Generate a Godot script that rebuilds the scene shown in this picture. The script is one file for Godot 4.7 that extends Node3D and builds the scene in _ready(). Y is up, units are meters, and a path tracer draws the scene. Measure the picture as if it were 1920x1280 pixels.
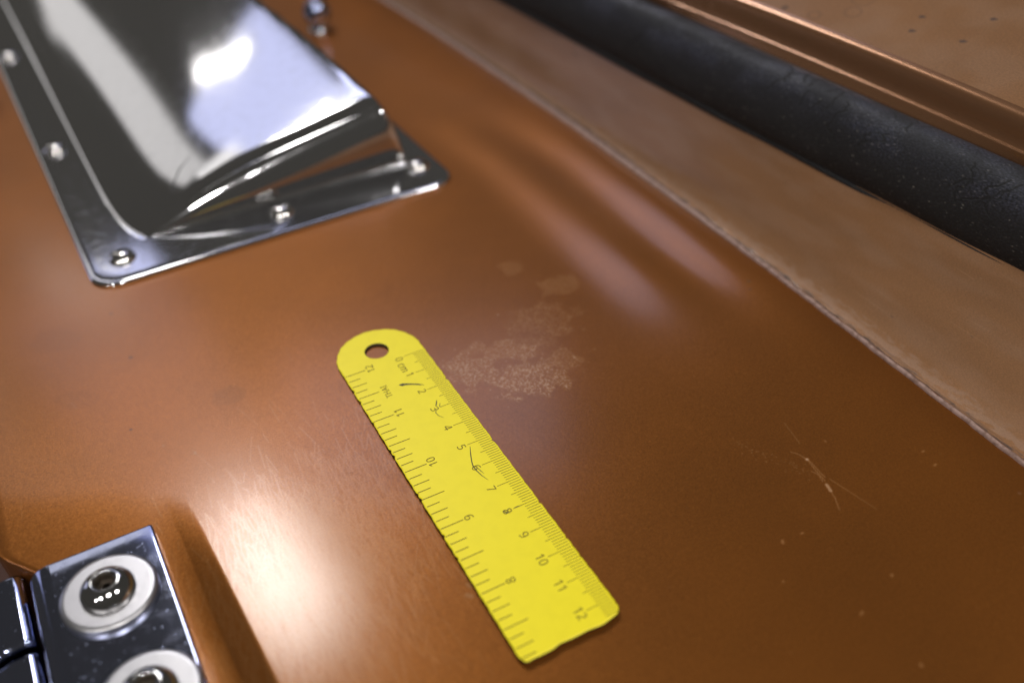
extends Node3D
# A yellow ruler on copper-painted car bodywork. Lengths below are millimetres; K turns them into metres.
const K := 0.001
const RULER_ALONG := Vector3(0.47607, 0, 0.87941)
const RULER_ACROSS := Vector3(0.87941, 0, -0.47607)
const CAM_AT := [20.399676, 212.083563, 197.688298]
const CAM_RIGHT := [0.999708, -0.024177, 0.000000]
const CAM_FWD := [-0.015203, -0.628662, -0.777530]
const PLATE_CORNER := Vector3(-145.0, 0, -98.5)
const PLATE_ALONG := Vector3(0.8601, 0, -0.5101)
const PLATE_AWAY := Vector3(-0.5101, 0, -0.8601)
var rng := RandomNumberGenerator.new()
var mats := {}


func _ready() -> void:
	rng.seed = 7
	set_view()
	set_lights()
	make_materials()
	build_panels()
	build_seal()
	build_cover()
	build_bracket()
	build_hinge()
	build_stud()
	build_ruler()


# ------------------------------------------------------------------ view and light
func set_view() -> void:
	var cam := Camera3D.new()
	cam.name = "camera"
	add_child(cam)
	var x := Vector3(CAM_RIGHT[0], CAM_RIGHT[1], CAM_RIGHT[2])
	var f := Vector3(CAM_FWD[0], CAM_FWD[1], CAM_FWD[2])
	var up := x.cross(f).normalized()
	cam.transform = Transform3D(Basis(x, up, -f), Vector3(CAM_AT[0], CAM_AT[1], CAM_AT[2]) * K)
	cam.near = 0.02
	cam.far = 60.0
	var lens := CameraAttributesPhysical.new()
	lens.frustum_focal_length = 33.43
	lens.frustum_focus_distance = 0.294
	lens.frustum_near = 0.02
	lens.frustum_far = 60.0
	lens.exposure_aperture = 5.2
	cam.attributes = lens
	cam.current = true
	var e := Environment.new()
	e.background_mode = Environment.BG_COLOR
	e.background_color = Color(0.066, 0.062, 0.055).linear_to_srgb()
	e.tonemap_mode = Environment.TONE_MAPPER_LINEAR
	e.tonemap_exposure = 1.0
	e.sdfgi_enabled = true
	e.ssao_enabled = true
	e.ssil_enabled = true
	var w := WorldEnvironment.new()
	w.name = "workshop_air"
	w.environment = e
	add_child(w)


# A ceiling lamp or an added softbox: a thin housing, a glowing diffuser and an area light of the same size just in front of it.
func lamp(called: String, label: String, category: String, at: Vector3, aim: Vector3, turn: float, size: Vector2, radiance: float, tint: Color, group := "") -> void:
	var root := Node3D.new()
	root.name = called
	add_child(root, true)
	var z := (at - aim).normalized()
	var side := Vector3.UP.cross(z)
	side = Vector3.RIGHT if side.length() < 0.05 else side.normalized()
	var b := Basis(side, z.cross(side), z) * Basis(Vector3(0, 0, 1), turn)
	root.transform = Transform3D(b, at)
	root.set_meta("label", label)
	root.set_meta("category", category)
	if group:
		root.set_meta("group", group)
	var box := BoxMesh.new()
	box.size = Vector3(size.x + 0.04, size.y + 0.04, 0.05)
	var h := MeshInstance3D.new()
	h.name = "lamp_housing"
	h.mesh = box
	h.position.z = 0.04
	var grey := StandardMaterial3D.new()
	grey.albedo_color = Color(0.5, 0.5, 0.5)
	grey.roughness = 0.6
	h.material_override = grey
	root.add_child(h, true)
	var glow := BoxMesh.new()
	glow.size = Vector3(size.x, size.y, 0.01)
	var d := MeshInstance3D.new()
	d.name = "lamp_diffuser"
	d.mesh = glow
	d.position.z = 0.009
	var lit := StandardMaterial3D.new()
	lit.albedo_color = Color(0.8, 0.8, 0.8)
	lit.emission_enabled = true
	lit.emission = tint
	lit.emission_energy_multiplier = minf(radiance * 0.25, 2.0)
	d.material_override = lit
	root.add_child(d, true)
	var l := AreaLight3D.new()
	l.name = "lamp_light"
	l.area_size = size
	l.area_normalize_energy = false
	l.light_energy = radiance / PI
	l.light_color = tint
	l.shadow_enabled = true
	l.area_range = 12.0
	root.add_child(l, true)


func set_lights() -> void:
	var white := Color(1.0, 0.985, 0.97)
	var lilac := Color(0.82, 0.84, 1.0)
	lamp("ceiling_light", "square ceiling light beyond the panel whose glare falls beside the ruler", "ceiling light", Vector3(-0.80, 2.2, -1.66), Vector3(-0.05, 0, 0.03), 0.3, Vector2(0.26, 0.48), 29.0, white)
	lamp("added_softbox", "added upright pale softbox, out of view, mirrored in the raised chrome", "added softbox", toward(39.8, -29.3, 3.0), Vector3(-0.1, 0, -0.15), 0.25, Vector2(0.52, 0.93), 1.0, lilac)  # added panel, unseen: gives the chrome its broad lilac reflection
	lamp("ceiling_light", "small oblong ceiling light mirrored as a white spot in the raised chrome", "ceiling light", toward(31.6, -31.6, 2.8), Vector3(-0.1, 0, -0.15), -0.6, Vector2(0.25, 0.065), 5.0, white)
	lamp("added_softbox", "added narrow grey softbox left of the upright one", "added softbox", toward(25.0, -43.4, 3.0), Vector3(-0.1, 0, -0.15), 0.0, Vector2(0.4, 1.75), 0.58, white)  # added strip, unseen: makes the grey band in the chrome
	lamp("added_softbox", "added small dim softbox beyond the hinge bracket", "added softbox", toward(43.0, -38.5, 3.0), Vector3(-0.1, 0, -0.15), 0.0, Vector2(0.36, 0.24), 1.0, white)  # added, unseen: lifts the paint near the bracket with a pale sheen
	lamp("added_softbox", "added broad pale softbox for the bands along the seam", "added softbox", toward(45.0, -7.0, 3.3), Vector3(-0.1, 0, -0.15), 0.0, Vector2(1.05, 0.56), 1.95, lilac)  # added, unseen: makes the mauve bands on the panel beside the seam
	lamp("added_softbox", "added tall pale softbox low at the far left", "added softbox", toward(12.0, -68.0, 3.0), Vector3(-0.1, 0, -0.15), 0.0, Vector2(0.8, 1.2), 0.9, lilac)  # added low panel, unseen: brightens the left rims of the chrome
	var where := ["behind the camera on the left", "straight behind the camera", "behind the camera on the right", "over the camera's right shoulder"]
	for i in where.size():
		var at := Vector3(-2.1, 2.4, 2.79) + Vector3(0.86, 0, -0.51) * 1.5 * i
		lamp("workshop_light", "white workshop ceiling light " + where[i], "ceiling light", at, at * Vector3(1, 0, 1), 0.53, Vector2(0.3, 0.24), 142.0, white, "ceiling lights over the workshop")


# a place so far off, that many degrees above the panel and that many to the right of straight ahead
func toward(above: float, right: float, far: float) -> Vector3:
	var e := deg_to_rad(above)
	var r := deg_to_rad(right)
	return Vector3(sin(r) * cos(e), sin(e), -cos(r) * cos(e)) * far + Vector3(-0.1, 0, -0.15)


# ------------------------------------------------------------------ mesh helpers
func spot(o: Node) -> Vector3:
	var p := Vector3.ZERO
	while o is Node3D and o != self:
		p += (o as Node3D).position
		o = o.get_parent()
	return p / K


func put(called: String, mesh: Mesh, mat: Material, parent: Node = self) -> MeshInstance3D:
	var o := MeshInstance3D.new()
	o.name = called
	o.mesh = mesh
	o.material_override = mat
	parent.add_child(o, true)
	return o


func thing(called: String, label: String, category: String, at: Vector3) -> Node3D:
	var o := Node3D.new()
	o.name = called
	add_child(o, true)
	o.position = at * K
	o.set_meta("label", label)
	o.set_meta("category", category)
	return o


# rows of points (mm) -> smooth sheet; normal is row direction x column direction, or the reverse with flip
func sheet(rows: Array, uv: Array, off := Vector3.ZERO, flip := false, ring := false, st: ArrayMesh = null) -> ArrayMesh:
	var n := rows.size()
	var m: int = rows[0].size()
	var pos := PackedVector3Array()
	var nor := PackedVector3Array()
	var tex := PackedVector2Array()
	pos.resize(n * m)
	nor.resize(n * m)
	tex.resize(n * m)
	for i in n:
		var here: PackedVector3Array = rows[i]
		var prev: PackedVector3Array = rows[maxi(i - 1, 0)]
		var next: PackedVector3Array = rows[mini(i + 1, n - 1)]
		for j in m:
			var jb := maxi(j - 1, 0)
			var ja := mini(j + 1, m - 1)
			if ring and (j == 0 or j == m - 1):
				jb = m - 2
				ja = 1
			var nn := (next[j] - prev[j]).cross(here[ja] - here[jb])
			if nn.length_squared() < 1e-12:
				nn = (next[ja] - prev[jb]).cross(next[jb] - prev[ja])
			if nn.length_squared() < 1e-14:
				nn = Vector3.UP
			nn = nn.normalized()
			var k := i * m + j
			pos[k] = (here[j] - off) * K
			nor[k] = -nn if flip else nn
			tex[k] = uv[i][j] if uv.size() else Vector2(float(j) / (m - 1), float(i) / (n - 1))
	var ind := PackedInt32Array()
	for i in n - 1:
		for j in m - 1:
			var a := i * m + j
			if flip:
				ind.append_array([a, a + m + 1, a + 1, a, a + m, a + m + 1])
			else:
				ind.append_array([a, a + 1, a + m + 1, a, a + m + 1, a + m])
	var arr := []
	arr.resize(Mesh.ARRAY_MAX)
	arr[Mesh.ARRAY_VERTEX] = pos
	arr[Mesh.ARRAY_NORMAL] = nor
	arr[Mesh.ARRAY_TEX_UV] = tex
	arr[Mesh.ARRAY_INDEX] = ind
	var out := st if st else ArrayMesh.new()
	out.add_surface_from_arrays(Mesh.PRIMITIVE_TRIANGLES, arr)
	return out


# a turned shape from (radius, height) pairs; sharp corners by repeating a pair
func turned(profile: Array, sides := 48, facet := 0) -> ArrayMesh:
	var out := ArrayMesh.new()
	var run := [profile[0]]
	for k in range(1, profile.size() + 1):
		var brk: bool = k == profile.size() or profile[k] == profile[k - 1]
		if not brk:
			run.append(profile[k])
		if brk and run.size() > 1:
			var rows := []
			for q in run:
				var r := PackedVector3Array()
				for s in sides + 1:
					var t := TAU * s / sides
					var rad: float = q.x
					if facet > 0:
						var seg := TAU / facet
						rad = q.x * cos(seg / 2) / cos(fposmod(t, seg) - seg / 2)
					r.append(Vector3(cos(t) * rad, q.y, sin(t) * rad))
				rows.append(r)
			sheet(rows, [], Vector3.ZERO, true, facet == 0, out)
		if brk:
			run = [profile[k]] if k < profile.size() else []
	return out


func arc(c: Vector2, r: float, from: float, to: float, n: int) -> Array:
	var out := []
	for i in n + 1:
		var t: float = lerpf(from, to, float(i) / n)
		out.append(c + Vector2(cos(t), sin(t)) * r)
	return out


func cubic(xs: Array, ys: Array, x: float) -> float:
	var n := xs.size()
	if x <= xs[0]:
		return ys[0]
	if x >= xs[n - 1]:
		return ys[n - 1]
	var i := 0
	while x > xs[i + 1]:
		i += 1
	var h: float = xs[i + 1] - xs[i]
	var d: float = (ys[i + 1] - ys[i]) / h
	var d0: float = d if i == 0 else (ys[i + 1] - ys[i - 1]) / (xs[i + 1] - xs[i - 1])
	var d1: float = d if i + 2 >= n else (ys[i + 2] - ys[i]) / (xs[i + 2] - xs[i])
	var t: float = (x - xs[i]) / h
	return ys[i] * (1 + 2 * t) * (1 - t) * (1 - t) + d0 * h * t * (1 - t) * (1 - t) + ys[i + 1] * t * t * (3 - 2 * t) + d1 * h * t * t * (t - 1)


# ------------------------------------------------------------------ textures
func noise_bytes(w: int, h: int, freq: float, s: int, octaves := 4) -> PackedByteArray:
	var n := FastNoiseLite.new()
	n.seed = s
	n.frequency = freq
	n.fractal_octaves = octaves
	var im := n.get_image(w, h, false, false, true)
	im.convert(Image.FORMAT_L8)
	return im.get_data()


func dab(mask: PackedByteArray, w: int, h: int, x: float, y: float, r: float, v: float) -> void:
	for j in range(maxi(0, int(y - r - 1)), mini(h, int(y + r + 2))):
		for i in range(maxi(0, int(x - r - 1)), mini(w, int(x + r + 2))):
			var d := Vector2(i + 0.5 - x, j + 0.5 - y).length()
			var a := clampf(r + 0.5 - d, 0.0, 1.0) * v
			if a > 0.0:
				mask[j * w + i] = maxi(mask[j * w + i], int(a * 255))


func stroke(mask: PackedByteArray, w: int, h: int, p: Vector2, q: Vector2, r: float, v: float, r2 := -1.0) -> void:
	var n := int(p.distance_to(q) / maxf(0.7 * r, 0.5)) + 1
	for i in n + 1:
		var t := float(i) / n
		var c := p.lerp(q, t)
		dab(mask, w, h, c.x, c.y, lerpf(r, r if r2 < 0 else r2, t), v)


func blank(n: int) -> PackedByteArray:
	var b := PackedByteArray()
	b.resize(n)
	return b


func tex(w: int, h: int, format: int, data: PackedByteArray) -> ImageTexture:
	return ImageTexture.create_from_image(Image.create_from_data(w, h, false, format, data))


func srgb8(c: Color) -> Array:
	var s := c.linear_to_srgb()
	return [s.r * 255.0, s.g * 255.0, s.b * 255.0]


# blends a mask's colour over an RGB picture, and dulls or brightens the packed gloss picture (r coat, g roughness, b metal)
func lay(rgb: PackedByteArray, gloss: PackedByteArray, mask: PackedByteArray, c: Color, much: float, coat: int, rough: int, metal: int) -> void:
	var s := srgb8(c)
	for k in mask.size():
		var m := mask[k]
		if m:
			var a := m / 255.0 * much
			rgb[k * 3] = int(lerpf(rgb[k * 3], s[0], a))
			rgb[k * 3 + 1] = int(lerpf(rgb[k * 3 + 1], s[1], a))
			rgb[k * 3 + 2] = int(lerpf(rgb[k * 3 + 2], s[2], a))
			gloss[k * 3] = int(lerpf(gloss[k * 3], coat, a))
			gloss[k * 3 + 1] = int(lerpf(gloss[k * 3 + 1], rough, a))
			gloss[k * 3 + 2] = int(lerpf(gloss[k * 3 + 2], metal, a))


func ground(w: int, h: int, base: Color, vary: float, s: int, freq: float) -> PackedByteArray:
	var nb := noise_bytes(w, h, freq, s)
	var fine := noise_bytes(w, h, 0.45, s + 1, 1)
	var c := srgb8(base)
	var ramp := []
	for v in 256:
		ramp.append(1.0 + (v / 255.0 - 0.5) * vary)
	var rgb := blank(w * h * 3)
	for k in w * h:
		var f: float = ramp[nb[k]] * (0.94 + 0.12 * fine[k] / 255.0)
		rgb[k * 3] = mini(255, int(c[0] * f))
		rgb[k * 3 + 1] = mini(255, int(c[1] * f))
		rgb[k * 3 + 2] = mini(255, int(c[2] * f))
	return rgb


func flat3(n: int, a: int, b: int, c: int) -> PackedByteArray:
	var d := PackedByteArray()
	d.resize(3)
	d[0] = a
	d[1] = b
	d[2] = c
	var out := d.duplicate()
	while out.size() < n * 3:
		out.append_array(out.duplicate())
	out.resize(n * 3)
	return out


func flake_normals(size: int, s: int, spread: float) -> ImageTexture:
	var r := RandomNumberGenerator.new()
	r.seed = s
	var d := blank(size * size * 3)
	for k in size * size:
		var x := r.randfn() * spread
		var y := r.randfn() * spread
		d[k * 3] = clampi(int(128 + 127 * x), 0, 255)
		d[k * 3 + 1] = clampi(int(128 + 127 * y), 0, 255)
		d[k * 3 + 2] = int(128 + 127 * sqrt(maxf(0.05, 1.0 - x * x - y * y)))
	var big := Image.create_empty(2048, 2048, false, Image.FORMAT_RGB8)
	var one := Image.create_from_data(size, size, false, Image.FORMAT_RGB8, d)
	for j in range(0, 2048, size):
		for i in range(0, 2048, size):
			big.blit_rect(one, Rect2i(0, 0, size, size), Vector2i(i, j))
	return ImageTexture.create_from_image(big)


func paint_material(called: String, rgb: PackedByteArray, gloss: PackedByteArray, w: int, h: int, flakes: Texture2D, coat: float, coat_rough: float) -> StandardMaterial3D:
	var m := StandardMaterial3D.new()
	m.resource_name = called
	m.albedo_texture = tex(w, h, Image.FORMAT_RGB8, rgb)
	var g := tex(w, h, Image.FORMAT_RGB8, gloss)
	m.roughness = 1.0
	m.roughness_texture = g
	m.roughness_texture_channel = BaseMaterial3D.TEXTURE_CHANNEL_GREEN
	m.metallic = 1.0
	m.metallic_texture = g
	m.metallic_texture_channel = BaseMaterial3D.TEXTURE_CHANNEL_BLUE
	m.clearcoat_enabled = true
	m.clearcoat = coat
	m.clearcoat_roughness = coat_rough
	m.clearcoat_texture = g
	if flakes:
		m.normal_enabled = true
		m.normal_texture = flakes
		m.normal_scale = 1.0
	m.texture_repeat = true
	return m


const PW := 2048
const PH := 1928
func on_panel(x: float, z: float) -> Vector2:
	return Vector2((x + 400.0) / 680.0 * PW, (z + 500.0) / 640.0 * PH)


const COPPER := Color(0.282, 0.094, 0.0125)
const RESIDUE := Color(0.62, 0.50, 0.48)


func panel_paint() -> StandardMaterial3D:
	var w := PW
	var h := PH
	var px := w / 680.0
	var rgb := ground(w, h, COPPER, 0.10, 3, 0.004)
	var gloss := flat3(w * h, 185, 110, 225)
	# fine parallel wiping scratches in the clear coat: massed at the glare, their glint painted in pale
	var scr := blank(w * h)
	for k in 3600:
		var c := on_panel(rng.randf_range(-150, 30), rng.randf_range(-60, 110))
		var glare := rng.randf() < 0.99
		if glare:
			c = on_panel(-38 + rng.randfn() * 15, 34 + rng.randfn() * 22)
		var d := Vector2(RULER_ALONG.x, RULER_ALONG.z).rotated(rng.randfn() * 0.2) * rng.randf_range(1, 6) * px
		stroke(scr, w, h, c - d, c + d, 0.45, rng.randf_range(0.2, 1.0))
	for k in 700:
		var c := on_panel(rng.randf_range(-390, 260), rng.randf_range(-480, 120))
		var d := Vector2.from_angle(rng.randf() * TAU) * rng.randf_range(1, 12) * px
		stroke(scr, w, h, c - d, c + d, 0.3, rng.randf_range(0.1, 0.35))
	lay(rgb, gloss, scr, Color(0.85, 0.70, 0.6), 0.13, 175, 110, 205)
	for k in w * h:
		gloss[k * 3] = mini(255, gloss[k * 3] + scr[k] / 2)
	# dried whitish residue beside the ruler: crackled cells with lacy edges
	var res := blank(w * h)
	var cells := noise_bytes(w, h, 0.16, 21, 2)
	var wide := noise_bytes(w, h, 0.035, 22, 3)
	var spots := [[2.0, -50.0, 11.0, 9.0, 0.95], [14.0, -60.0, 12.0, 6.0, 0.85], [21.0, -44.0, 13.0, 9.5, 1.0], [34.0, -54.0, 8.0, 6.0, 0.55], [26.0, -76.0, 13.0, 11.0, 0.45], [23.0, -63.0, 9.0, 8.0, 0.4], [15.5, -110.0, 5.5, 4.0, 0.36], [32.5, -98.5, 8.0, 6.5, 0.42]]
	for q in spots:
		var c := on_panel(q[0], q[1])
		var rx: float = q[2] * px
		var rz: float = q[3] * px
		for j in range(int(c.y - rz * 1.5), int(c.y + rz * 1.5)):
			for i in range(int(c.x - rx * 1.5), int(c.x + rx * 1.5)):
				var k := j * w + i
				var e := Vector2((i - c.x) / rx, (j - c.y) / rz).length() + (wide[k] / 255.0 - 0.5) * 1.3
				var edge := clampf((1.05 - e) / 0.25, 0.0, 1.0)
				var lace := clampf(1.0 - absf(cells[k] / 255.0 - 0.5) * 9.0, 0.0, 1.0)
				if q[1] < -90.0:
					lace = 0.25 + 0.6 * lace
				var v: float = edge * q[4] * (0.07 + 0.93 * lace)
				res[k] = maxi(res[k], int(v * 255))
	for k in 130:
		var q = spots[rng.randi() % 5]
		var c := on_panel(q[0] + rng.randfn() * q[2] * 0.6, q[1] + rng.randfn() * q[3] * 0.6)
		dab(res, w, h, c.x, c.y, rng.randf_range(0.4, 1.1), rng.randf_range(0.4, 1.0))
	lay(rgb, gloss, res, RESIDUE, 0.6, 30, 190, 5)
	# the scratch cluster right of the ruler
	var sc := blank(w * h)
	var lines := [[[100.5, -7.0], [102.5, -6.0], [104.7, -3.7]], [[104.7, -3.7], [106.2, 1.0], [107.9, 5.0]], [[103.5, -4.8], [105.6, -2.4], [107.3, 1.8], [108.3, 3.8]], [[105.0, 1.2], [106.6, 2.6], [107.2, 5.2]], [[107.9, 6.5], [108.6, 9.2]], [[108.6, 9.2], [109.2, 12.0], [109.3, 16.2]]]
	for l in lines:
		for k in l.size() - 1:
			stroke(sc, w, h, on_panel(l[k][0], l[k][1]), on_panel(l[k + 1][0], l[k + 1][1]), 0.4, 0.6)
	dab(sc, w, h, on_panel(104.7, -3.6).x, on_panel(104.7, -3.6).y, 1.6, 1.0)
	stroke(sc, w, h, on_panel(108.0, 6.6), on_panel(108.6, 9.0), 1.5, 0.8)
	stroke(sc, w, h, on_panel(101.3, -19.1), on_panel(104.0, -10.3), 0.4, 0.4)
	stroke(sc, w, h, on_panel(109.5, 4.6), on_panel(119.6, 16.6), 0.4, 0.5, 0.25)
	for k in 70:
		var t := rng.randf()
		var c := on_panel(lerpf(84.5, 104, t) + rng.randfn() * 1.3, lerpf(-12, 1.5, t) + rng.randfn() * 1.5)
		dab(sc, w, h, c.x, c.y, rng.randf_range(0.3, 0.8), rng.randf_range(0.2, 0.5))
	lay(rgb, gloss, sc, Color(0.8, 0.7, 0.67), 0.45, 40, 170, 0)
	# dust specks, pits and oily dark patches
	var dust := blank(w * h)
	for q in [[-95.3, -15.6, 1.0], [-84.3, -12.3, 1.5], [111.8, -10.6, 0.9], [139.2, -3.6, 0.9], [140.3, 2.3, 1.0], [90.8, 27.0, 1.4], [97.2, 23.7, 1.0], [117.2, 39.1, 1.2], [105.8, 50.6, 1.1], [116.3, 65.8, 1.3], [3.3, 42.7, 2.2], [3.2, 39.3, 1.6], [88.0, 40.0, 0.9]]:
		var c := on_panel(q[0], q[1])
		stroke(dust, w, h, c, c + Vector2(rng.randf_range(-2, 2), rng.randf_range(-2, 2)) * q[2], q[2], 0.85)
	for k in 420:
		var c := on_panel(rng.randf_range(-300, 190), rng.randf_range(-300, 110))
		dab(dust, w, h, c.x, c.y, rng.randf_range(0.3, 0.7), rng.randf_range(0.2, 0.7))
	lay(rgb, gloss, dust, Color(0.5, 0.36, 0.26), 0.3, 60, 190, 30)
	var pits := blank(w * h)
	for q in [[-135.0, -85.6, 2.0], [-119.4, -59.7, 2.4], [-107.9, -23.1, 1.7], [159.9, 14.6, 1.6], [103.4, -90.6, 2.2], [103.0, -86.2, 1.7]]:
		var c := on_panel(q[0], q[1])
		dab(pits, w, h, c.x, c.y, q[2], 0.9)
	for k in 60:
		var c := on_panel(rng.randf_range(-300, 190), rng.randf_range(-300, 110))
		dab(pits, w, h, c.x, c.y, rng.randf_range(0.4, 1.1), rng.randf_range(0.3, 0.6))
	lay(rgb, gloss, pits, Color(0.12, 0.05, 0.02), 0.7, 120, 140, 60)
	var oil := blank(w * h)
	for q in [[-79.6, -39.0, 6.2, 5.2, 0.55], [-130.0, -38.0, 8.0, 5.0, 0.3], [-150.0, -70.0, 9.0, 7.0, 0.25]]:
		var c := on_panel(q[0], q[1])
		for j in range(int(c.y - 9 * px), int(c.y + 9 * px)):
			for i in range(int(c.x - 12 * px), int(c.x + 12 * px)):
				var k := j * w + i
				var e := Vector2((i - c.x) / (q[2] * px), (j - c.y) / (q[3] * px)).length() + (wide[k] / 255.0 - 0.5) * 0.4
				oil[k] = maxi(oil[k], int(clampf((1.0 - e) / 0.12, 0, 1) * q[4] * 255))
	lay(rgb, gloss, oil, Color(0.15, 0.055, 0.008), 0.33, 200, 120, 225)
	return paint_material("copper paint", rgb, gloss, w, h, flake_normals(512, 5, 0.026), 1.0, 0.17)


# the sheet metal round the seal: the same paint under a film of dust
func dusty_paint(called: String, w: int, h: int, s: int, gutter: bool) -> StandardMaterial3D:
	var rgb := ground(w, h, Color(0.25, 0.105, 0.03), 0.12, s, 0.006)
	var gloss := flat3(w * h, 150, 130, 140)
	var film := noise_bytes(w, h, 0.011, s + 5, 3)
	var grit := noise_bytes(w, h, 0.06, s + 6, 4)
	var dust := blank(w * h)
	for j in h:
		var across := float(j) / h
		for i in w:
			var k := j * w + i
			var v := clampf((film[k] - 90) / 110.0, 0.0, 1.0) * 0.26 + 0.5
			if gutter:
				var ragged := (grit[k] / 255.0 - 0.5) * 0.07
				var band := clampf((across + ragged - 0.062) / 0.02, 0, 1) * clampf((0.19 + ragged * 1.5 - across) / 0.08, 0, 1)
				v = maxf(v * 0.85, band * 0.95)
				if across < 0.036:
					v = 1.0
			dust[k] = int(v * 255)
	lay(rgb, gloss, dust, Color(0.285, 0.180, 0.125), 0.72, 120, 125, 30)
	var speck := noise_bytes(w, h, 0.5, s + 9, 1)
	for k in w * h * 3:
		rgb[k] = clampi(int(rgb[k] * (0.9 + 0.2 * speck[k / 3] / 255.0)), 0, 255)
	var dark := blank(w * h)
	if gutter:
		for j in int(h * 0.16):
			var across := float(j) / h
			for i in w:
				var k := j * w + i
				var ragged := (grit[k] / 255.0 - 0.5) * 0.045
				dark[k] = int(255 * clampf((across - 0.03) / 0.006, 0, 1) * clampf((0.062 + ragged - across) / 0.014, 0, 1))
		for k in 260:
			var i := rng.randf() * w
			var j := rng.randf_range(0.035, 0.075) * h
			stroke(dark, w, h, Vector2(i, j), Vector2(i + rng.randf_range(10, 60), j + rng.randf_range(-3, 3)), 0.7, rng.randf_range(0.3, 0.9))
	for k in (60 if gutter else 46):
		dab(dark, w, h, rng.randf() * w, rng.randf() * h, rng.randf_range(0.6, 2.0) if k % 4 else rng.randf_range(2.0, 4.2), rng.randf_range(0.5, 1.0))
	if not gutter:
		for q in [[0.545, 0.625, 8], [0.56, 0.605, 11], [0.51, 0.615, 6]]:
			for a in 60:
				var t := TAU * a / 60.0
				dab(dark, w, h, q[0] * w + cos(t) * q[2], q[1] * h + sin(t) * q[2] * 1.2, 1.0, 0.3)
		for q in [[0.60, 0.66], [0.655, 0.69], [0.585, 0.68], [0.62, 0.715]]:
			dab(dark, w, h, q[0] * w, q[1] * h, 2.6, 1.0)
			dab(dark, w, h, q[0] * w + 2.0, q[1] * h + 1.5, 1.7, 0.9)
	lay(rgb, gloss, dark, Color(0.06, 0.036, 0.028), 0.85, 20, 190, 20)
	var marks := blank(w * h)
	for k in (150 if gutter else 60):
		var c := Vector2(rng.randf() * w, rng.randf() * h)
		var d := Vector2.from_angle(rng.randfn() * 0.12) * rng.randf_range(4, 50)
		stroke(marks, w, h, c, c + d, 0.35, rng.randf_range(0.15, 0.6))
	for k in 240:
		dab(marks, w, h, rng.randf() * w, rng.randf() * h, rng.randf_range(0.3, 0.8), rng.randf_range(0.2, 0.9))
	lay(rgb, gloss, marks, Color(0.62, 0.42, 0.28), 0.6, 40, 170, 30)
	return paint_material(called, rgb, gloss, w, h, mats.flakes, 0.9, 0.2)


func rubber() -> StandardMaterial3D:
	var w := 2048
	var h := 256
	var rgb := ground(w, h, Color(0.006, 0.006, 0.0065), 0.5, 41, 0.02)
	var gloss := flat3(w * h, 0, 175, 0)
	var film := noise_bytes(w, h, 0.014, 43, 4)
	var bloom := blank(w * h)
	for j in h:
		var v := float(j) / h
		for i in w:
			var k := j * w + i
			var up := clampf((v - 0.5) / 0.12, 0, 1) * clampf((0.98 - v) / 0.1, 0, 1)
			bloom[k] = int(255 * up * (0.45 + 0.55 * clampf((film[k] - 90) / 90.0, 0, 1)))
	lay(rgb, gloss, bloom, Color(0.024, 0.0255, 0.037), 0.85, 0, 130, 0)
	var specks := blank(w * h)
	for k in 9000:
		var v := 0.08 + absf(rng.randfn()) * 0.26
		var r := rng.randf_range(0.35, 0.95)
		dab(specks, w, h, rng.randf() * w, minf(v, 0.99) * h, r, rng.randf_range(0.15, 0.8))
	lay(rgb, gloss, specks, Color(0.34, 0.31, 0.25), 0.75, 0, 200, 0)
	var worn := blank(w * h)  # grainy highlight of the crest, put into the colour as pale dabs
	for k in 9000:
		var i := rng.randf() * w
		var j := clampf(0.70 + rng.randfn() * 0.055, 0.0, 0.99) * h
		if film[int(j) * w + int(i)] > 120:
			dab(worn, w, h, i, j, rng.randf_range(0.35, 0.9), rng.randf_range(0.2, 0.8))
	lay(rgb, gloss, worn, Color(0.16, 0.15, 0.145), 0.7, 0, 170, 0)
	var mottle := noise_bytes(w, h, 0.35, 51, 2)
	for k in w * h * 3:
		rgb[k] = clampi(int(rgb[k] * (0.15 + 1.7 * mottle[k / 3] / 255.0)), 0, 255)
	var relief := flat3(w * h, 190, 190, 190)
	var grain := noise_bytes(w, h, 0.3, 47, 3)
	var cracks := blank(w * h)
	for k in 130:
		var p := Vector2(rng.randf() * w, rng.randf_range(0.5, 0.92) * h)
		var a := rng.randf_range(0.9, 2.0)
		for s in rng.randi_range(4, 12):
			var q := p + Vector2.from_angle(a + rng.randfn() * 0.5) * rng.randf_range(3, 9)
			stroke(cracks, w, h, p, q, rng.randf_range(0.5, 1.0), 0.95)
			if rng.randf() < 0.25:
				stroke(cracks, w, h, p, p + Vector2.from_angle(rng.randf() * TAU) * 6, 0.35, 0.7)
			p = q
	lay(rgb, gloss, cracks, Color(0.004, 0.004, 0.004), 0.9, 0, 230, 0)
	for k in w * h:
		var v := clampi(int(150 + (grain[k] - 128) * 0.5) - cracks[k] / 2 + specks[k] / 6, 0, 255)
		relief[k * 3] = v
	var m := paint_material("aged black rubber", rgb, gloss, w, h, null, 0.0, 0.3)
	m.clearcoat_enabled = false
	m.metallic = 0.0
	m.metallic_texture = null
	m.heightmap_enabled = true
	m.heightmap_texture = tex(w, h, Image.FORMAT_RGB8, relief)
	m.heightmap_scale = 0.022
	return m


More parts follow.
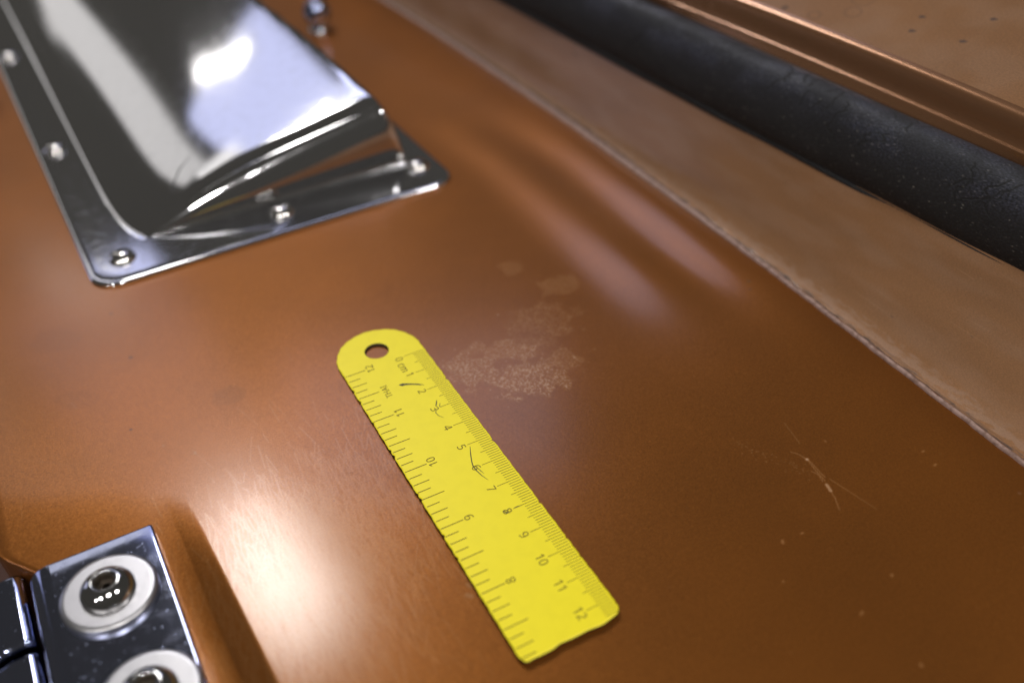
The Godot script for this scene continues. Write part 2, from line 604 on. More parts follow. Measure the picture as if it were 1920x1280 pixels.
func chrome(called: String, tint: Color, rough: float, speckled: bool) -> StandardMaterial3D:
	var m := StandardMaterial3D.new()
	m.resource_name = called
	m.metallic = 1.0
	m.albedo_color = tint.linear_to_srgb()
	m.roughness = 1.0
	var s := 1024
	var rgb := flat3(s * s, 255, 255, 255)
	var gloss := flat3(s * s, 0, int(rough * 255), 255)
	var smear := noise_bytes(s, s, 0.012, 61, 3)
	var sm := blank(s * s)
	for k in s * s:
		sm[k] = clampi((smear[k] - 120) * 2, 0, 255)
	lay(rgb, gloss, sm, Color(0.9, 0.9, 0.9), 0.5, 0, int(rough * 255) + 26, 255)
	if speckled:
		var sp := blank(s * s)
		for k in 900:
			var c := Vector2(rng.randf() * s, rng.randf() * s)
			stroke(sp, s, s, c, c + Vector2(rng.randf_range(-1, 1), rng.randf_range(0, 7)), rng.randf_range(0.4, 1.6), rng.randf_range(0.2, 0.9))
		lay(rgb, gloss, sp, Color(0.75, 0.75, 0.8), 0.8, 0, 170, 90)
	m.albedo_texture = tex(s, s, Image.FORMAT_RGB8, rgb)
	m.roughness_texture = tex(s, s, Image.FORMAT_RGB8, gloss)
	m.roughness_texture_channel = BaseMaterial3D.TEXTURE_CHANNEL_GREEN
	m.uv1_triplanar = true
	m.uv1_world_triplanar = true
	m.uv1_scale = Vector3.ONE * 12.0
	return m


func plain(called: String, c: Color, rough: float, metal := 0.0) -> StandardMaterial3D:
	var m := StandardMaterial3D.new()
	m.resource_name = called
	m.albedo_color = c.linear_to_srgb()
	m.roughness = rough
	m.metallic = metal
	return m


func make_materials() -> void:
	mats.flakes = flake_normals(512, 9, 0.05)
	mats.panel = panel_paint()
	mats.gutter = dusty_paint("dusty gutter paint", 2048, 512, 71, true)
	mats.outer = dusty_paint("dusty outer paint", 1024, 1024, 81, false)
	mats.roll = plain("clean copper paint", Color(0.30, 0.14, 0.06), 0.27, 0.75)
	mats.roll.clearcoat_enabled = true
	mats.roll.clearcoat = 1.0
	mats.roll.clearcoat_roughness = 0.2
	mats.bead = plain("chalky seam paint", Color(1, 1, 1), 0.45)
	var flaky := FastNoiseLite.new()
	flaky.frequency = 0.06
	flaky.fractal_octaves = 4
	flaky.seed = 33
	var chalk := Gradient.new()
	chalk.set_color(0, Color(0.16, 0.095, 0.07).linear_to_srgb())
	chalk.set_color(1, Color(0.32, 0.215, 0.18).linear_to_srgb())
	chalk.set_offset(0, 0.25)
	chalk.set_offset(1, 0.55)
	var chalky := NoiseTexture2D.new()
	chalky.seamless = true
	chalky.noise = flaky
	chalky.color_ramp = chalk
	mats.bead.albedo_texture = chalky
	mats.bead.uv1_triplanar = true
	mats.bead.uv1_world_triplanar = true
	mats.bead.uv1_scale = Vector3.ONE * 12.0
	mats.under = plain("dark brown paint", Color(0.06, 0.025, 0.012), 0.5)
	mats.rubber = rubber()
	mats.chrome = chrome("polished chrome", Color(0.66, 0.66, 0.68), 0.075, false)
	mats.bracket = chrome("worn chrome", Color(0.33, 0.36, 0.50), 0.07, true)
	mats.rivet = plain("rivet steel", Color(0.62, 0.6, 0.58), 0.16, 1.0)
	mats.washer = chrome("brushed washer steel", Color(0.5, 0.495, 0.51), 0.36, true)
	mats.bolt = plain("bolt steel", Color(0.5, 0.5, 0.5), 0.08, 1.0)
	mats.socket = plain("dark socket", Color(0.12, 0.1, 0.08), 0.4, 0.8)
	mats.yellow = plain("yellow ruler face", Color(0.82, 0.70, 0.010), 0.42)
	var grime := FastNoiseLite.new()
	grime.frequency = 0.02
	grime.fractal_octaves = 5
	grime.seed = 12
	var tone := Gradient.new()
	tone.set_color(0, Color(0.985, 0.985, 0.97))
	tone.set_color(1, Color(1, 1, 1))
	tone.set_offset(1, 0.55)
	var worn := NoiseTexture2D.new()
	worn.width = 512
	worn.height = 512
	worn.seamless = true
	worn.noise = grime
	worn.color_ramp = tone
	mats.yellow.albedo_texture = worn
	mats.yellow.uv1_triplanar = true
	mats.yellow.uv1_scale = Vector3.ONE * 16.0
	mats.core = plain("black ruler core", Color(0.03, 0.025, 0.015), 0.7)
	mats.ink = plain("ruler print", Color(0.10, 0.07, 0.004), 0.6)
	mats.pen = plain("dark pen ink", Color(0.03, 0.03, 0.02), 0.5)
	mats.hair = plain("hair", Color(0.01, 0.01, 0.01), 0.5)


# ------------------------------------------------------------------ the bodywork
func lip_x(z: float) -> float:
	var t := z / 100.0
	return 162.59 + 52.0 * t - 0.4886 * t * t + 0.1971 * t * t * t


# a parabola between two depths, carried on straight beyond them
func bend(c0: float, c1: float, c2: float, z: float, far: float, near: float) -> float:
	var m := clampf(z, far, near) / 100.0
	return c0 + c1 * m + c2 * m * m + (c1 + 2.0 * c2 * m) * (z / 100.0 - m)


func seal_low_x(z: float) -> float:
	return bend(208.83, 65.518, 0.483, z, -400.0, 0.0)


func seal_up_x(z: float) -> float:
	return bend(224.5, 64.773, 0.091, z, -400.0, 0.0)


func strip_x(z: float) -> float:
	return bend(217.16, 49.59, -5.28, z, -220.0, -70.0)


func panel_left(z: float) -> float:
	return -141.0 + (z - 9.0) * 0.54 + 12.5 * smoothstep(25.0, 35.0, z)


# two shallow pressed ripples along the seam; the panel climbs over them by LIP_Y
const LIP_Y := 7.6
func ramp(d: float, at: float, wide: float, slope: float) -> float:
	var u := (at - d) / wide
	return slope * wide * 1.7725 * 0.5 * (1.0 + tanh(1.2 * u + 0.11 * u * u * u))


func ripple(x: float, z: float) -> float:
	var d := (lip_x(z) - x) * 0.88
	var k := 1.0 + 1.6 * smoothstep(-110.0, -30.0, z) + 1.8 * (1.0 - smoothstep(-290.0, -190.0, z))
	return ramp(d, 47.0, 10.0 * k, 0.155 / k) + ramp(d, 16.5, 9.0 * k, 0.22 / k) * (1.0 + 0.0)


func panel_height(x: float, z: float) -> float:
	var xb := -89.7 + (z - 16.0) * 0.573
	var xc := -77.6 + (z - 13.3) * 0.637
	var deep := 3.6 * smoothstep(2.0, 62.0, z) * (1.0 - smoothstep(95.0, 130.0, z) * 0.2)
	var t := (x - xb) / (xc - xb)
	var s: float
	if t < 0.12:
		s = 0.0
	elif t < 0.5:
		s = (t - 0.12) * (t - 0.12) * 1.15
	elif t < 0.93:
		s = 0.166 + (t - 0.5) * 1.72
	else:
		s = minf(1.0, 0.905 + (t - 0.93) * 1.72 - 5.4 * (t - 0.93) * (t - 0.93))
		if t > 1.09:
			s = 1.0
	return ripple(x, z) - deep * (1.0 - s)


func build_panels() -> void:
	var rows := []
	var uvs := []
	var zs := []
	var z := -560.0
	while z < 150.0:
		zs.append(z)
		z += 6.0 if z < -20.0 else 2.0
	for zz in zs:
		var r := PackedVector3Array()
		var u := []
		var xl := panel_left(zz)
		var xr := lip_x(zz)
		var xb: float = -91.0 + (zz - 16.0) * 0.573
		var xc: float = -76.2 + (zz - 13.3) * 0.637
		r.append(Vector3(xl + 1.0, -22, zz))
		r.append(Vector3(xl, -3.0, zz))
		r.append(Vector3(xl + 0.4, -1.2, zz))
		r.append(Vector3(xl + 1.2, -0.4 + panel_height(xl + 1.2, zz), zz))
		for k in 17:
			r.append(Vector3(lerpf(xl + 2.5, xb, k / 16.0), 0, zz))
		for k in range(1, 41):
			r.append(Vector3(lerpf(xb, xc, k / 40.0), 0, zz))
		for k in range(1, 61):
			r.append(Vector3(lerpf(xc, xr + 2.0, k / 60.0), 0, zz))
		for k in r.size():
			if k > 3:
				r[k].y = panel_height(r[k].x, zz)
			u.append(Vector2((r[k].x + 400.0) / 680.0, (r[k].z + 500.0) / 640.0))
		rows.append(r)
		uvs.append(u)
	var o := put("copper_panel", sheet(rows, uvs), mats.panel)
	o.set_meta("kind", "structure")
	o.set_meta("label", "broad copper painted metal panel under the ruler and the chrome")
	# gutter: a hemmed edge lying on the panel, a dirty groove, then a wide dusty face down to the seal
	rows = []
	uvs = []
	z = -560.0
	while z < 190.0:
		var r := PackedVector3Array()
		var u := []
		var a := lip_x(z)
		var b := seal_low_x(z) + 4.0
		var wob := 0.25 * sin(z * 0.31) + 0.2 * sin(z * 0.83 + 1.0)
		var w := lerpf(1.15, 0.62, smoothstep(-260.0, -40.0, z))
		var lip_y := ripple(a, z) - 0.1
		var prof := [[-0.9, 0.02], [-0.9, 0.4], [-0.6, 0.8], [-0.1, 1.1], [0.6, 1.2], [1.4, 1.1], [2.1, 0.7], [2.7, 0.2], [3.6, -0.2], [5.0, -0.4]]
		for q in prof:
			r.append(Vector3(a + wob * 0.6 + q[0] * w, q[1] + lip_y, z))
			u.append(Vector2((z + 560.0) / 750.0, (q[0] + 0.9) / 110.0))
		for k in range(1, 13):
			var t := k / 12.0
			r.append(Vector3(lerpf(a + 5.0 * w, b, t) + 1.6 * sin(t * PI), lerpf(lip_y - 0.4, 41.0, t * (0.6 + 0.4 * smoothstep(-0.1, 0.4, t))), z))
			u.append(Vector2((z + 560.0) / 750.0, lerpf(5.9, 100.0, t) / 110.0))
		rows.append(r)
		uvs.append(u)
		z += 3.0
	var bead := []
	for k in rows.size():
		var whole: PackedVector3Array = rows[k]
		bead.append(whole.slice(0, 8))
		rows[k] = whole.slice(7)
		uvs[k] = (uvs[k] as Array).slice(7)
	o = put("gutter", sheet(rows, uvs), mats.gutter)
	put("seam_bead", sheet(bead, []), mats.bead, o)
	o.set_meta("kind", "structure")
	o.set_meta("label", "dusty brown gutter strip between the panel seam and the black seal")
	# outer body: flange, hollow groove, rolled edge and flat outer skin
	var edge := []
	const ROLL := 20
	rows = []
	uvs = []
	z = -640.0
	while z < 60.0:
		var r := PackedVector3Array()
		var u := []
		var a := strip_x(z)
		var lo := seal_up_x(z)
		r.append(Vector3(lo + 3.0, 50.0, z))
		r.append(Vector3(lo + 0.4, 60.5, z))
		r.append(Vector3(lo + 0.2, 62.0, z))
		for k in range(1, 5):
			r.append(Vector3(lerpf(lo + 0.2, a, k / 5.0), lerpf(62.0, 66.1, k / 5.0), z))
		for q in [[0.0, 66.0], [0.7, 65.5], [1.5, 65.1], [2.2, 65.2], [2.8, 65.9], [3.25, 67.2], [3.55, 68.8], [3.85, 70.4], [4.2, 72.0], [4.8, 73.4], [5.7, 74.4], [7.0, 75.1], [8.6, 75.6]]:
			r.append(Vector3(a + q[0], q[1], z))
		for k in range(1, 13):
			r.append(Vector3(a + 8.6 + k * 24.0, 75.6 + k * 5.0, z))
		edge.append(r.slice(0, ROLL))
		r = r.slice(ROLL - 1)
		for p in r:
			u.append(Vector2((p.x + 60.0) / 380.0, (p.z + 400.0) / 380.0))
		rows.append(r)
		uvs.append(u)
		z += 4.0
	o = put("outer_body_skin", sheet(rows, uvs), mats.outer)
	o.set_meta("kind", "structure")
	o.set_meta("label", "dusty copper outer body skin with a rolled edge beyond the seal")
	put("rolled_edge", sheet(edge, []), mats.roll, o)
	# dark bodywork below the panel's free edge
	rows = []
	for q in [[-60.0, -34.0], [-20.0, -30.0], [6.0, -26.0], [7.0, -1.5]]:
		var r := PackedVector3Array()
		for k in 15:
			var zz := -560.0 + 50.0 * k
			r.append(Vector3(panel_left(zz) + q[0], q[1], zz))
		rows.append(r)
	o = put("inner_bodywork", sheet(rows, [], Vector3.ZERO, true), mats.under)
	o.set_meta("kind", "structure")
	o.set_meta("label", "dark brown inner bodywork below the free edge of the copper panel")


func build_seal() -> void:
	var rows := []
	var uvs := []
	var z := -600.0
	var prof := [[-0.02, -3.0], [-0.03, -0.6], [0.0, 0.6], [0.035, 0.9], [0.05, 0.5], [0.065, 0.9], [0.09, 1.8], [0.16, 3.4], [0.27, 4.8], [0.4, 5.9], [0.54, 6.8], [0.67, 7.2], [0.79, 6.8], [0.89, 5.2], [0.96, 2.9], [1.0, 0.6], [1.02, -2.0], [1.02, -6.0]]
	while z < 150.0:
		var r := PackedVector3Array()
		var u := []
		var a := seal_low_x(z)
		var low := Vector3(a, 35.0, z)
		var high := Vector3(seal_up_x(z), 62.0, z)
		var out := Vector3(-0.74, 0.54, 0.40)
		for k in prof.size():
			var q: Array = prof[k]
			r.append(low.lerp(high, q[0]) + out * (q[1] + 0.2 * sin(z * 0.11 + k * 0.7)))
			u.append(Vector2((z + 600.0) / 750.0, float(k) / (prof.size() - 1)))
		rows.append(r)
		uvs.append(u)
		z += 3.0
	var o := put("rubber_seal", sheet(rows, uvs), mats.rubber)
	o.set_meta("label", "cracked black rubber weather seal running beside the dusty gutter")
	o.set_meta("category", "weather seal")


# ------------------------------------------------------------------ chrome cover with raised scoop
func plate_at(a: float, b: float, y: float) -> Vector3:
	return PLATE_CORNER + PLATE_ALONG * a + PLATE_AWAY * b + Vector3(0, y, 0)


const RISE_A := [0.0, 1.5, 4.0, 9.0, 15.0, 22.0, 33.0, 46.0, 58.0, 71.0, 86.0, 99.0, 111.0, 128.0]
const RISE_H := [0.0, 0.4, 1.5, 3.7, 6.4, 9.3, 12.7, 15.8, 18.3, 20.8, 23.5, 25.8, 27.8, 30.4]
func scoop_height(a: float, b: float) -> float:
	var end := 145.0 - 0.085 * (b - 27.0)
	if a >= end:
		return 0.0
	var start := 17.5 + 9.0 * exp(-(b - 27.0) / 14.0)
	var h := cubic(RISE_A, RISE_H, a - start) * 0.95 * (1.0 + 0.95 * (1.0 - exp(-(b - 27.0) / 150.0)))
	var r := 7.0
	if a > end - r:
		var t := (a - end + r) / r
		h *= sqrt(maxf(0.0, 1.0 - t * t))
	return h


func build_cover() -> void:
	var root := thing("chrome_cover", "polished chrome cover plate with raised scoop, riveted to the copper panel", "cover plate", PLATE_CORNER)
	var off := PLATE_CORNER
	var wide := 158.5
	var long := 470.0
	var loop := []
	var rad := 11.0
	for c in [[Vector2(wide - rad, rad), -PI / 2], [Vector2(wide - rad, long - rad), 0.0], [Vector2(rad, long - rad), PI / 2], [Vector2(rad, rad), PI]]:
		loop.append_array(arc(c[0], rad, c[1], c[1] + PI / 2, 14))
	loop.append(loop[0])
	var mid := Vector2(wide / 2, long / 2)
	var rows := []
	for q in [[0.0, 0.05], [-0.15, 0.7], [0.1, 1.25], [0.7, 1.65], [1.5, 1.75], [2.4, 1.6], [3.2, 1.5], [6.0, 1.5]]:
		var r := PackedVector3Array()
		for p in loop:
			var s: Vector2 = (p - mid)
			var v: Vector2 = mid + Vector2(s.x * (1.0 - q[0] / (wide / 2)), s.y * (1.0 - q[0] / (long / 2)))
			r.append(plate_at(v.x, v.y, q[1]))
		rows.append(r)
	var mesh := sheet(rows, [], off, true, true)
	var inner: PackedVector3Array = rows[rows.size() - 1]
	var cap := SurfaceTool.new()
	cap.begin(Mesh.PRIMITIVE_TRIANGLES)
	var hub := plate_at(mid.x, mid.y, 1.5)
	for k in inner.size() - 1:
		for p in [hub, inner[k + 1], inner[k]]:
			cap.set_normal(Vector3.UP)
			cap.add_vertex((p - off) * K)
	cap.commit(mesh)
	put("base_plate", mesh, mats.chrome, root)
	# scoop: a long fairing that climbs to the right, closed by a steep front wall
	rows = []
	var a := 18.0
	var steps := []
	while a < 145.0:
		steps.append(a)
		a += 0.5 if a < 30.0 or a > 136.0 else 2.0
	steps.append(145.0)
	for s in steps:
		var r := PackedVector3Array()
		var h := scoop_height(s, 27.0)
		var rf := minf(2.2, 0.3 * h)
		for k in 7:
			var t := PI / 2 * k / 6.0
			r.append(plate_at(s, 27.0 - rf + rf * sin(t), 1.52 + rf * (1.0 - cos(t))))
		var deep := minf(9.0, 0.6 * h)
		for k in range(1, 17):
			var t := PI / 2 * k / 16.0
			r.append(plate_at(s, 27.0 + deep * (1.0 - cos(t)), 1.52 + rf + (h - rf) * sin(t)))
		var b0 := 27.0 + deep
		for k in range(1, 51):
			var b := lerpf(b0, 430.0, pow(k / 50.0, 1.3))
			r.append(plate_at(s, b, 1.52 + scoop_height(s, b) + h - scoop_height(s, 27.0) ))
		rows.append(r)
	put("raised_scoop", sheet(rows, [], off), mats.chrome, root)
	var rivet := turned([Vector2(5.4, 0), Vector2(5.4, 0.35), Vector2(5.0, 1.1), Vector2(4.2, 1.9), Vector2(3.0, 2.6), Vector2(1.6, 3.0), Vector2(0.0, 3.12)], 32)
	var first := true
	for q in [[14.3, 17.6], [81.0, 15.8], [148.4, 20.5], [8.6, 131.0], [7.0, 268.0], [151.0, 135.0]]:
		var o := put("rivet", rivet, mats.rivet, root)
		o.position = (plate_at(q[0], q[1], 1.45) - off) * K
		first = false
	# a fine dark hair-like scratch on the scoop
	var pts := []
	for q in [[43.0, 40.5], [46.0, 46.5], [50.5, 52.5], [57.0, 57.0]]:
		pts.append(plate_at(q[0], q[1], 1.62 + scoop_height(q[0], q[1])))
	put("hairline_scratch", ribbon(pts, [0.35, 0.7, 0.6, 0.15], off), mats.hair, root)


func ribbon(pts: Array, widths: Array, off: Vector3) -> ArrayMesh:
	var rows := []
	for k in pts.size():
		var d: Vector3 = (pts[mini(k + 1, pts.size() - 1)] - pts[maxi(k - 1, 0)]).normalized()
		var s: Vector3 = d.cross(Vector3.UP).normalized() * widths[k] / 2.0
		rows.append(PackedVector3Array([pts[k] - s, pts[k] + s]))
	return sheet(rows, [], off)


# ------------------------------------------------------------------ bracket, hinge, stud
const LEAF_CORNER := Vector3(-88.1, 0, 18.6)
func leaf_at(along: float, across: float, y: float) -> Vector3:
	return LEAF_CORNER + Vector3(0.496, 0, 0.868) * along + Vector3(-0.868, 0, 0.496) * across + Vector3(0, y, 0)


func build_bracket() -> void:
	var root := thing("hinge_bracket", "bent chrome bracket held by two button-head bolts at the panel edge", "bracket", LEAF_CORNER)
	# leaf and bend: profile across, swept along
	var prof := [Vector2(0.0, -0.3), Vector2(-0.05, 2.2), Vector2(0.12, 2.8), Vector2(0.45, 2.98), Vector2(0.8, 3.0), Vector2(1.2, 3.0)]
	for k in range(1, 11):
		prof.append(Vector2(lerpf(1.2, 28.0, k / 10.0), 3.0))
	prof.append_array(arc(Vector2(28.6, -3.0), 6.0, PI / 2, 0.0, 10).map(func(v): return Vector2(v.x - 0.0, v.y)))
	prof.append(Vector2(34.8, -14.0))
	prof.append(Vector2(34.8, -30.0))
	var rows := []
	for s in [[0.0, 1.0, -0.3], [0.0, 1.0, 0.0], [0.25, 1.0, 0.0], [0.9, 1.0, 0.0], [6.0, 1.0, 0], [20.0, 1.0, 0], [45.0, 1.0, 0], [75.0, 1.0, 0], [120.0, 1.0, 0]]:
		var r := PackedVector3Array()
		for k in prof.size():
			var q: Vector2 = prof[k]
			var y := q.y
			if s[0] < 0.2:
				y = q.y - 3.2 if s[2] < 0 else q.y - 0.7
			elif s[0] < 0.5:
				y = q.y - 0.2
			r.append(leaf_at(s[0], q.x, y))
		rows.append(r)
	put("bracket_leaf", sheet(rows, [], LEAF_CORNER, true), mats.bracket, root)
	var washer := turned([Vector2(12.6, 0), Vector2(12.6, 1.5), Vector2(12.3, 2.0), Vector2(11.6, 2.2), Vector2(11.0, 2.2), Vector2(11.0, 2.2), Vector2(5.0, 2.2), Vector2(5.0, 2.2), Vector2(4.4, 1.8)], 64)
	var head := turned([Vector2(7.1, 0), Vector2(7.15, 0.5), Vector2(7.0, 1.2), Vector2(6.5, 2.2), Vector2(5.6, 3.2), Vector2(4.6, 3.95), Vector2(3.9, 4.25), Vector2(3.35, 4.3), Vector2(3.05, 4.2), Vector2(2.95, 3.9)], 48)
	var hex := turned([Vector2(3.0, 4.0), Vector2(2.75, 3.9), Vector2(2.75, 3.9), Vector2(2.75, 1.6), Vector2(2.75, 1.6), Vector2(0.0, 1.2)], 48, 6)
	for at in [Vector3(-91.6, 3.0, 43.4), Vector3(-71.7, 3.0, 73.5)]:
		var w := put("washer", washer, mats.washer, root)
		w.position = (at - LEAF_CORNER) * K
		var b := put("bolt_head", head, mats.bolt, root)
		b.position = (at + Vector3(0, 2.2, 0) - LEAF_CORNER) * K
		var s := put("hex_socket", hex, mats.socket, b)
		s.rotation.y = 0.3


func build_hinge() -> void:
	var root := thing("chrome_fitting", "dark chrome hinge fitting below the panel edge, left of the bracket", "fitting", leaf_at(0, 45, -20))
	var off := leaf_at(0, 45, -20)
	for part in [["hinge_knuckle", -9.0, 17.0, -4.6], ["hinge_plate", 18.2, 110.0, -6.5]]:
		var rows := []
		for s in [[part[1], -1.2], [part[1] + 0.5, -0.3], [part[1] + 1.5, 0.0], [part[2] - 1.5, 0.0], [part[2] - 0.5, -0.3], [part[2], -1.2], [part[2], -25.0]]:
			var r := PackedVector3Array()
			for q in [[36.4, -25.0], [36.4, -2.6], [36.9, -1.2], [38.0, -0.3], [39.2, 0.0], [44.0, -0.4], [47.5, -1.8], [50.0, -4.2], [54.0, -5.0], [60.0, -6.0], [64.0, -10.0], [64.0, -25.0]]:
				r.append(leaf_at(s[0], q[0], part[3] + maxf(q[1] + s[1], -25.0)))
			rows.append(r)
		put(part[0], sheet(rows, [], off, true), mats.bracket, root)


func build_stud() -> void:
	var at := Vector3(-101.0, 0, -367.0)
	var root := thing("chrome_stud", "small round chrome stud standing on the panel beyond the scoop", "stud", at)
	put("stud_base", turned([Vector2(6.8, 0), Vector2(6.8, 1.0), Vector2(6.2, 1.6), Vector2(4.8, 2.0), Vector2(4.6, 4.5)], 40), mats.chrome, root)
	var ball := [Vector2(4.6, 4.2)]
	ball.append_array(arc(Vector2(0, 11.0), 8.2, -0.95, PI / 2, 16))
	put("stud_head", turned(ball, 40), mats.bracket, root)


# ------------------------------------------------------------------ ruler
const RULER_WIDE := 30.13
const RULER_ORIGIN := Vector3(-41.755, 0, -45.624)
func rule_at(s: float, v: float, y: float) -> Vector3:
	return RULER_ORIGIN + RULER_ALONG * s + RULER_ACROSS * v + Vector3(0, y, 0)


func lift(s: float) -> float:
	return 1.15 + 0.006 * s


func edge_wear(s: float, side: float) -> float:
	var w := 0.06 * sin(s * 0.9 + side) + 0.04 * sin(s * 2.3 + side * 2.0) + 0.03 * sin(s * 6.7)
	for n in ([8.5, 14.5, 26.0, 40.2, 43.0, 61.0, 63.4, 79.0, 88.0] if side > 0.0 else [18.0, 52.0, 81.5, 96.5, 104.0]):
		w += 0.42 * exp(-pow((s - n) / 0.5, 2.0))
	return w


func ruler_end(v: float) -> float:
	return cubic([0, 0.5, 1.2, 3.0, 6.0, 8.85, 11.0, 13.3, 16.4, 18.8, 20.7, 23.4, 26.7, 28.6, 29.4, 29.9, 30.13], [123.2, 124.8, 125.5, 125.5, 125.6, 125.5, 125.05, 125.2, 125.3, 125.2, 125.35, 125.6, 125.05, 124.6, 124.0, 123.2, 122.6], v)


func build_ruler() -> void:
	var off := rule_at(0, 15, 0)
	var root := thing("ruler", "yellow ruler with black edges, cut short at twelve centimetres, lying on the panel", "ruler", off)
	var hole := Vector2(-7.58, 14.96)
	var hole_r := 4.27
	# outline, clockwise from the near end of the left edge round the arched top to the right edge
	var out: Array[Vector2] = []
	var s := 100.0
	for k in 40:
		var v := RULER_WIDE * k / 39.0
		out.append(Vector2(ruler_end(v), v))
	s = ruler_end(RULER_WIDE) - 0.4
	while s > -4.0:
		out.append(Vector2(s, RULER_WIDE - edge_wear(s, -1.0)))
		s -= 0.4
	for k in 61:
		var t := PI * k / 60.0
		var rr := 15.06 + 0.09 * sin(k * 1.3) + 0.07 * sin(k * 0.47)
		out.append(Vector2(-4.67 - sin(t) * rr, RULER_WIDE / 2 + cos(t) * rr))
	s = -4.0
	while s < ruler_end(0) - 0.3:
		out.append(Vector2(s, edge_wear(s, 1.0)))
		s += 0.4
	out.append(out[0])
	# side wall of the dark core, then the bevelled yellow rim
	var wall := []
	var rim := []
	var hw := []
	var n := out.size()
	for lay_ in 4:
		wall.append(PackedVector3Array())
	for lay_ in 3:
		rim.append(PackedVector3Array())
	var inset: Array[Vector2] = []
	for k in n:
		var p := out[k]
		var d: Vector2 = (out[(k + 2) % (n - 1)] - out[(k - 2 + n - 1) % (n - 1)]).normalized()
		var inward := Vector2(-d.y, d.x)
		if inward.dot(Vector2(clampf(p.x, 0, 110), 15.06) - p) < 0:
			inward = -inward
		inset.append(p + inward * 0.4)
		var y := lift(p.x)
		wall[0].append(rule_at(p.x + inward.x * 0.15, p.y + inward.y * 0.15, y - 1.12))
		wall[1].append(rule_at(p.x, p.y, y - 0.85))
		wall[2].append(rule_at(p.x, p.y, y - 0.35))
		wall[3].append(rule_at(p.x + inward.x * 0.03, p.y + inward.y * 0.03, y - 0.22))
		rim[0].append(rule_at(p.x + inward.x * 0.03, p.y + inward.y * 0.03, y - 0.22))
		rim[1].append(rule_at(p.x + inward.x * 0.15, p.y + inward.y * 0.15, y - 0.06))
		rim[2].append(rule_at(p.x + inward.x * 0.4, p.y + inward.y * 0.4, y))
	inset[n - 1] = inset[0]
	var body := sheet(wall, [], off)
	for q in [[1.0, 0.0], [0.96, -0.1], [0.95, -0.5], [0.95, -1.0]]:
		var r := PackedVector3Array()
		for k in 49:
			var t := TAU * k / 48.0
			r.append(rule_at(hole.x + cos(t) * hole_r * q[0], hole.y + sin(t) * hole_r * q[0], lift(hole.x) + q[1]))
		hw.append(r)
	sheet(hw, [], off, false, true, body)
	put("ruler_core", body, mats.core, root)
	# yellow face: polygon with the hole bridged in, cut into triangles
	var poly := PackedVector2Array()
	var tip := 0
	for k in n - 1:
		if inset[k].x < inset[tip].x:
			tip = k
	for k in n - 1:
		poly.append(inset[(tip + k) % (n - 1)])
	poly.append(inset[tip] + (poly[n - 2] - inset[tip]) * 0.02)
	var ccw := Geometry2D.is_polygon_clockwise(poly)
	for k in 49:
		var t := PI + (TAU * k / 48.0) * (1.0 if ccw else -1.0)
		poly.append(hole + Vector2(cos(t), sin(t)) * hole_r)
	for k in poly.size():
		if k == poly.size() - 1:
			poly[k] = poly[k].lerp(poly[k - 1], 0.02)
	# a lengthwise subdivision keeps the slight bow of the sheet: clip the polygon into bands
	var face := SurfaceTool.new()
	face.begin(Mesh.PRIMITIVE_TRIANGLES)
	var tri := Geometry2D.triangulate_polygon(poly)
	for k in range(0, tri.size(), 3):
		var t3 := [poly[tri[k]], poly[tri[k + 1]], poly[tri[k + 2]]]
		var turn: float = (t3[1] - t3[0]).cross(t3[2] - t3[0])
		if turn > 0.0:
			t3 = [t3[0], t3[2], t3[1]]
		for p in t3:
			face.set_normal(Vector3.UP)
			face.add_vertex((rule_at(p.x, p.y, lift(p.x)) - off) * K)
	var skin := sheet(rim, [], off)
	face.commit(skin)
	put("ruler_face", skin, mats.yellow, root)
	# printed scales
	var mm := SurfaceTool.new()
	mm.begin(Mesh.PRIMITIVE_TRIANGLES)
	for k in 125:
		var v0 := 22.0 if k % 10 == 0 else 24.0 if k % 5 == 0 else 25.4
		tick(mm, float(k), v0, 29.55, 0.21, off)
	put("millimetre_scale", mm.commit(), mats.ink, root)
	var inch := SurfaceTool.new()
	inch.begin(Mesh.PRIMITIVE_TRIANGLES)
	for k in 40:
		var at := 0.34 + k * 25.4 / 8.0
		var v1: float = [7.55, 4.55, 5.6, 4.55, 7.55, 4.55, 5.6, 4.55][k % 8]
		if at < 124.8:
			tick(inch, at, 0.45, v1, 0.3, off)
	put("inch_scale", inch.commit(), mats.ink, root)
	for k in 13:
		word("numeral", str(k), rule_at(k * 10.0 + (0.7 if k == 0 else 0.0), 20.0, lift(k * 10.0) + 0.05), 2.75, true, root, off)
	for k in 5:
		word("numeral", str(12 - k), rule_at(0.3 + k * 25.4, 9.4, lift(k * 25.4) + 0.05), 2.75, false, root, off)
	word("lettering", "cm", rule_at(5.6, 19.5, lift(5.6) + 0.05), 2.75, true, root, off)
	word("lettering", "THAI", rule_at(14.1, 9.75, lift(14.1) + 0.05), 2.2, false, root, off)
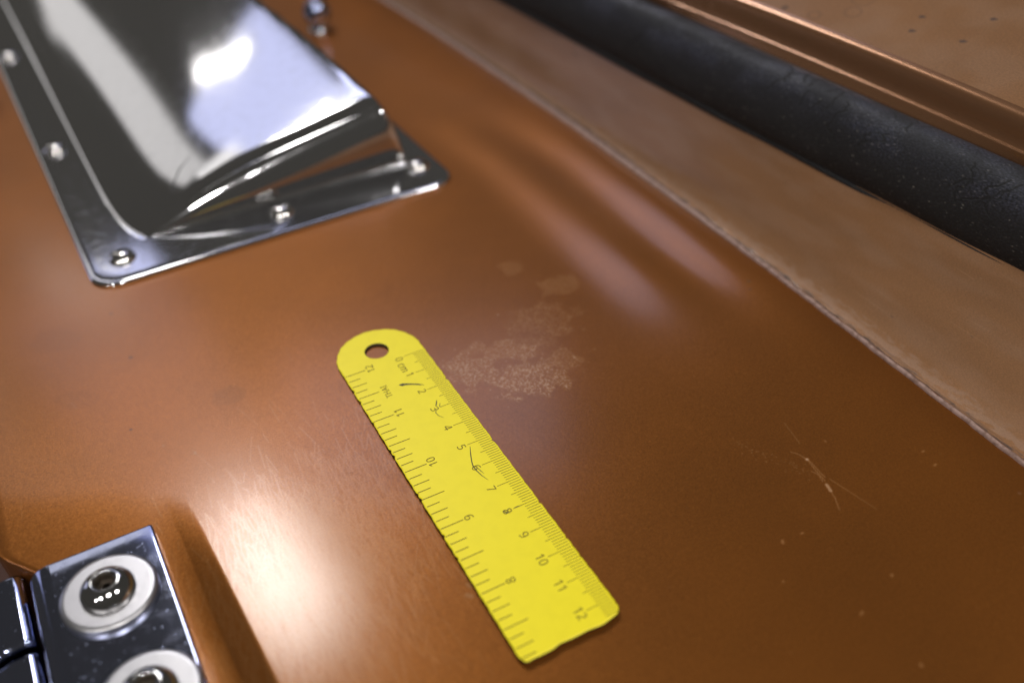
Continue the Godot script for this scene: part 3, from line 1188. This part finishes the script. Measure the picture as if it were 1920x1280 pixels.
	for q in [[[[13.2, 14.6], [13.6, 15.6], [14.0, 16.8], [15.2, 19.0], [16.2, 20.4], [17.4, 22.0]], [0.3, 1.3, 0.8, 0.6, 0.65, 0.1]], [[[26.3, 22.5], [27.6, 21.8], [29.0, 20.9]], [0.1, 0.4, 0.25]], [[[28.2, 22.8], [29.4, 22.1], [30.0, 21.9]], [0.1, 0.25, 0.2]], [[[30.5, 20.3], [31.8, 19.6], [33.4, 19.8], [35.2, 20.9]], [0.2, 0.22, 0.2, 0.1]], [[[51.1, 22.4], [54.1, 21.1], [57.0, 20.0], [58.9, 19.5]], [0.15, 0.3, 0.3, 0.35]], [[[58.9, 19.5], [61.1, 19.5], [63.9, 20.0], [66.5, 20.9]], [0.35, 0.3, 0.25, 0.08]], [[[60.0, 20.2], [62.0, 20.6], [63.6, 21.0]], [0.15, 0.22, 0.05]], [[[79.6, 19.2], [80.4, 19.6], [80.9, 20.4]], [0.3, 0.45, 0.2]], [[[79.9, 22.4], [79.95, 23.4], [80.0, 24.4]], [0.2, 0.42, 0.2]]]:
		var pts := []
		for p in q[0]:
			pts.append(rule_at(p[0], p[1], lift(p[0]) + 0.05))
		put("ink_mark", ribbon(pts, q[1], off), mats.pen, root)


func tick(st: SurfaceTool, s: float, v0: float, v1: float, w: float, off: Vector3) -> void:
	var q := [rule_at(s - w / 2, v0, lift(s) + 0.03), rule_at(s + w / 2, v0, lift(s) + 0.03), rule_at(s + w / 2, v1, lift(s) + 0.03), rule_at(s - w / 2, v1, lift(s) + 0.03)]
	for k in [0, 2, 1, 0, 3, 2]:
		st.set_normal(Vector3.UP)
		st.add_vertex((q[k] - off) * K)


func word(called: String, text: String, at: Vector3, tall: float, metric: bool, root: Node3D, off: Vector3) -> void:
	var t := TextMesh.new()
	var f := SystemFont.new()
	f.font_names = PackedStringArray(["Droid Sans"])
	t.font = f
	t.text = text
	t.font_size = 64
	t.pixel_size = 0.001
	t.depth = 0.0
	t.horizontal_alignment = HORIZONTAL_ALIGNMENT_CENTER
	t.vertical_alignment = VERTICAL_ALIGNMENT_CENTER
	var o := put(called, t, mats.ink, root)
	var r := RULER_ALONG if metric else -RULER_ALONG
	var u := RULER_ACROSS if metric else -RULER_ACROSS
	var size := tall / 46.9
	o.transform = Transform3D(Basis(r * size, u * size, Vector3.UP * size), (at - off) * K)
